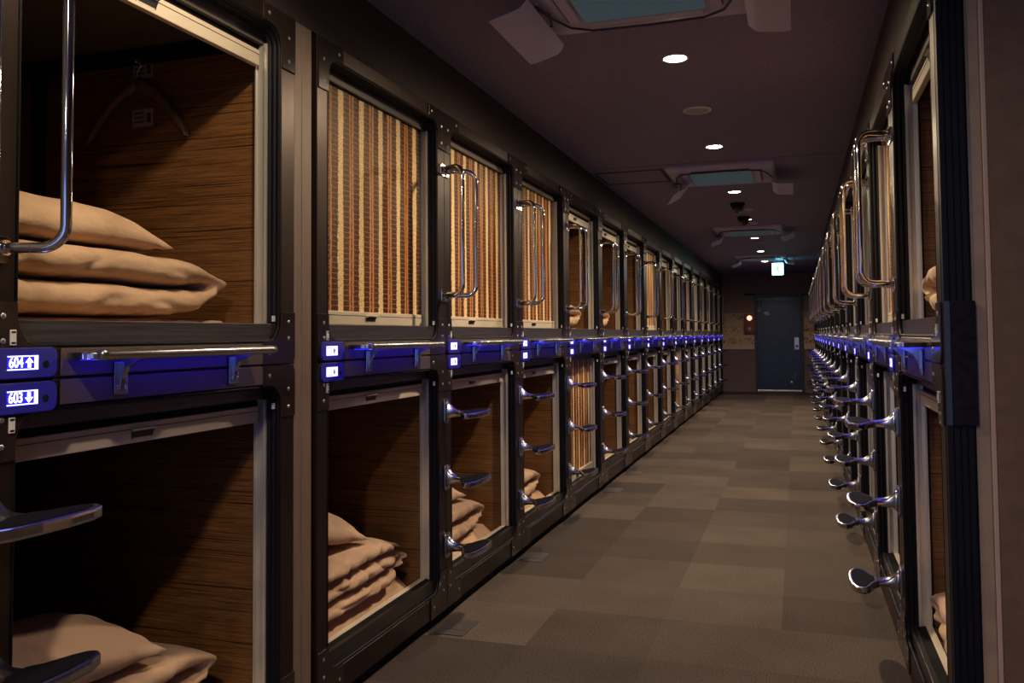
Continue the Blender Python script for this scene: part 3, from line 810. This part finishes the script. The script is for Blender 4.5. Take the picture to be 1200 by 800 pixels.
# exit sign
r = thing('exit_sign', 'glowing cyan emergency exit sign hanging from the ceiling', 'sign', (-.292, 15.95, CEIL))
mb = MB(); mb.box(-.10, .10, -.022, .022, -.262, -.040, ACWHITE, .004); link('case', mb.mesh('case'), r)
mb = MB(); mb.box(-.092, .092, -.0235, -.0222, -.254, -.048, EXITLIT); link('lit_panel', mb.mesh('lit_panel'), r)
mb = MB()
mb.disc((.012, -.0236, -.088), .016, -.001, EXITINK, axis='y')
mb.prism([(-.028, -.112), (.010, -.106), (.022, -.120), (.040, -.150), (.030, -.155), (.012, -.132), (.004, -.160), (.026, -.186), (.022, -.226), (.008, -.226), (.008, -.194), (-.014, -.170), (-.030, -.200), (-.062, -.206), (-.062, -.192), (-.038, -.186), (-.020, -.152), (-.012, -.124), (-.030, -.122), (-.044, -.146), (-.054, -.140)], -.0247, -.0237, EXITINK, axis='y')
link('running_figure', mb.mesh('running_figure'), r)
mb = MB(); mb.box(-.07, .07, -.03, .03, -.040, 0, ACWHITE, .004); link('ceiling_mount', mb.mesh('ceiling_mount'), r)
# air conditioners
def ac(z0, n, label):
    r = thing('air_conditioner', label, 'air conditioner', (-.535, z0 + .425, CEIL), 'ceiling air conditioners')
    w, l = .405, .425
    mb = MB()
    loops = []
    for a, zz, rr in ((0, 0, .02), (0, -.012, .02), (.012, -.024, .03), (.09, -.036, .05), (.10, -.030, .05)):
        loops.append([(p[0], p[1], zz) for p in rrect(-w + a, w - a, -l + a, l - a, rr, 5)])
    mb.rings(loops, ACWHITE, smooth=False); link('panel', mb.mesh('ac_panel'), r)
    mb = MB()
    mb.box(-.235, .235, -.25, .25, -.042, -.031, ACGRILLE, .003)
    for i in range(30): y = -.238 + i * .0164; mb.box(-.228, .228, y, y + .006, -.0475, -.0421, ACGRILLE)
    link('grille', mb.mesh('ac_grille'), r)['label'] = 'pale blue ribbed air filter grille'
    for s in (-1, 1):
        mb = MB(); mb.box(s * .272 - .022, s * .272 + .022, -.25, .25, -.043, -.033, ACWHITE, .004); mb.box(s * .272 + s * .023, s * .272 + s * .028, -.25, .25, -.038, -.033, ACDARK); link('outlet_flap', mb.mesh('outlet_flap'), r)
        mb = MB(); mb.box(-.22, .22, s * .29 - .022, s * .29 + .022, -.043, -.033, ACWHITE, .004); mb.box(-.22, .22, s * .29 + s * .023, s * .29 + s * .028, -.038, -.033, ACDARK); link('outlet_flap', mb.mesh('outlet_flap'), r)
    for s, (cx, cy, tz, tl, yw) in ((-1, n['l']), (1, n['r'])):
        mb = MB(); rows = []
        for i in range(9):
            q = -1 + 2 * i / 8
            rows.append([(q * .080, -.265, .022 * max(0, -q * s - .55) / .45), (q * .080, .25 if abs(q) == 1 else .265, .022 * max(0, -q * s - .55) / .45)])
        mb.rings(rows, ACWHITE, closed=False); mb.rings([[(a, b, c - .006) for a, b, c in rw] for rw in rows], ACWHITE, closed=False)
        for e in (0, -1): mb.rings([[Vector(p) for p in rows[e]], [(a, b, c - .006) for a, b, c in rows[e]]], ACWHITE, closed=False)
        for j in (0, 1): mb.rings([[Vector(rw[j]) for rw in rows], [(rw[j][0], rw[j][1], rw[j][2] - .006) for rw in rows]], ACWHITE, closed=False)
        df = link('air_deflector', mb.mesh('air_deflector'), r, (cx, cy, tz), (0, tl, yw))
        mb = MB()
        mb.tube([(s * .37, cy - .12, -.03), (cx - s * .02, cy - .10, tz + .045), (cx, cy - .08, tz + .008)], .007, ACWHITE, 8)
        mb.tube([(s * .37, cy + .12, -.03), (cx - s * .02, cy + .10, tz + .045), (cx, cy + .08, tz + .008)], .007, ACWHITE, 8)
        link('deflector_arm', mb.mesh('deflector_arm'), r)
    mb = MB()
    mb.tube([(-.37, .02, -.045), (-.345, .16, -.046), (-.30, .28, -.047), (-.22, .335, -.048), (0, .345, -.048), (.22, .335, -.048), (.30, .28, -.047), (.345, .16, -.046), (.37, .02, -.045)] if n['far'] else
            [(-.37, .02, -.045), (-.345, -.16, -.046), (-.29, -.29, -.047), (-.2, -.335, -.048), (0, -.345, -.048), (.2, -.335, -.048), (.30, -.28, -.047), (.345, -.16, -.046), (.37, .02, -.045)], .005, CABLE, 8)
    link('cable', mb.mesh('ac_cable'), r)
    mb = MB(); mb.tube([(-.37, .05, -.05), (-.40, .14, -.06), (-.36, .22, -.055), (-.34, .10, -.05), (-.385, .0, -.06), (-.41, .10, -.07)], .005, CABLE, 8); link('cable', mb.mesh('ac_cable_loop'), r)
ac(2.62, dict(l=(-.435, .16, -.105, math.radians(-16), 0), r=(.46, .14, -.105, math.radians(6), 0), far=True), 'ceiling air conditioner with blue grille, largest and closest, above the first downlight')
ac(6.615, dict(l=(-.375, .20, -.125, math.radians(-28), math.radians(14)), r=(.455, .20, -.120, math.radians(4), 0), far=False), 'ceiling air conditioner with two white deflectors, just before the dome cameras')
ac(10.60, dict(l=(-.40, .22, -.120, math.radians(-20), math.radians(6)), r=(.46, .20, -.09, math.radians(-22), 0), far=False), 'ceiling air conditioner just past the dome cameras')
ac(14.60, dict(l=(-.41, .20, -.110, math.radians(-22), 0), r=(.45, .22, -.10, math.radians(10), 0), far=False), 'ceiling air conditioner above the exit sign')
# access hatch
mb = MB()
hx, hz = -1.235, 6.95
for a in ((hx - .27, hx + .27, hz - .27, hz - .255), (hx - .27, hx + .27, hz + .255, hz + .27), (hx - .27, hx - .255, hz - .27, hz + .27), (hx + .255, hx + .27, hz - .27, hz + .27)):
    mb.box(a[0], a[1], a[2], a[3], CEIL - .006, CEIL - .0003, FASCIA)
mb.box(hx - .25, hx + .25, hz - .25, hz + .25, CEIL - .003, CEIL - .0003, CEILM)
tag(link('access_hatch', mb.mesh('access_hatch')), 'square ceiling access hatch beside the second air conditioner', 'hatch')
# ceiling joint lines
mb = MB(); mb.box(-XL, XR, 6.52, 6.528, CEIL - .0012, CEIL - .0002, FASCIA); struct('trim_14', mb)
# floor cover plates
for (x, z, lab) in ((-1.44, 3.56, 'dark square floor cover by the lower capsule right past the pillar'), (-1.46, 4.80, 'dark square floor cover, second along the foot of the pillar row'), (-1.45, 7.02, 'dark square floor cover, third along the foot of the pillar row'), (-1.44, 7.93, 'dark square floor cover, last along the foot of the pillar row')):
    mb = MB(); mb.box(-.07, .07, -.10, .10, .0005, .0035, COVERP, .001); mb.box(-.05, .05, -.035, .035, .0036, .0046, COVERP)
    tag(link('floor_cover', mb.mesh('floor_cover'), None, (x, z, 0)), lab, 'floor cover', 'floor covers')

# ------------------------------------------------------------------ light, camera, colour
w = bpy.data.worlds.new('world'); SC.world = w; w.use_nodes = True
bg = w.node_tree.nodes['Background']; bg.inputs[0].default_value = (.27, .43, 1., 1); bg.inputs[1].default_value = .9
f, cx, cy, yaw, pit, rol, h = 1012.2531, 600, 350.5053, .3177, .0415, -.0086, 1.2742
cyw, syw, cp, sp, cr, sr = math.cos(yaw), math.sin(yaw), math.cos(pit), math.sin(pit), math.cos(rol), math.sin(rol)
xc = Vector((cyw, syw, 0)); zc = Vector((-syw, cyw, 0)); yc = Vector((0, 0, 1))
fw = zc * cp + yc * sp; up = yc * cp - zc * sp
rt = xc * cr + up * sr; up2 = up * cr - xc * sr
cam = bpy.data.cameras.new('camera'); co = bpy.data.objects.new('camera', cam); COL.objects.link(co)
M = Matrix(((rt.x, up2.x, -fw.x, 0), (rt.y, up2.y, -fw.y, 0), (rt.z, up2.z, -fw.z, h), (0, 0, 0, 1)))
co.matrix_world = M
cam.sensor_width = 36; cam.sensor_fit = 'HORIZONTAL'; cam.lens = f * 36 / 1200
cam.shift_x = 0; cam.shift_y = (cy - 400) / 1200
cam.clip_start = .02; cam.clip_end = 100
SC.camera = co
vs = SC.view_settings; vs.view_transform = 'Standard'; vs.look = 'None'; vs.exposure = 0; vs.gamma = 1; vs.use_curve_mapping = False
cy_ = SC.cycles
cy_.use_denoising = True
cy_.max_bounces = 7; cy_.diffuse_bounces = 4; cy_.glossy_bounces = 4; cy_.sample_clamp_indirect = 4; cy_.caustics_reflective = False; cy_.caustics_refractive = False
cy_.use_light_tree = True
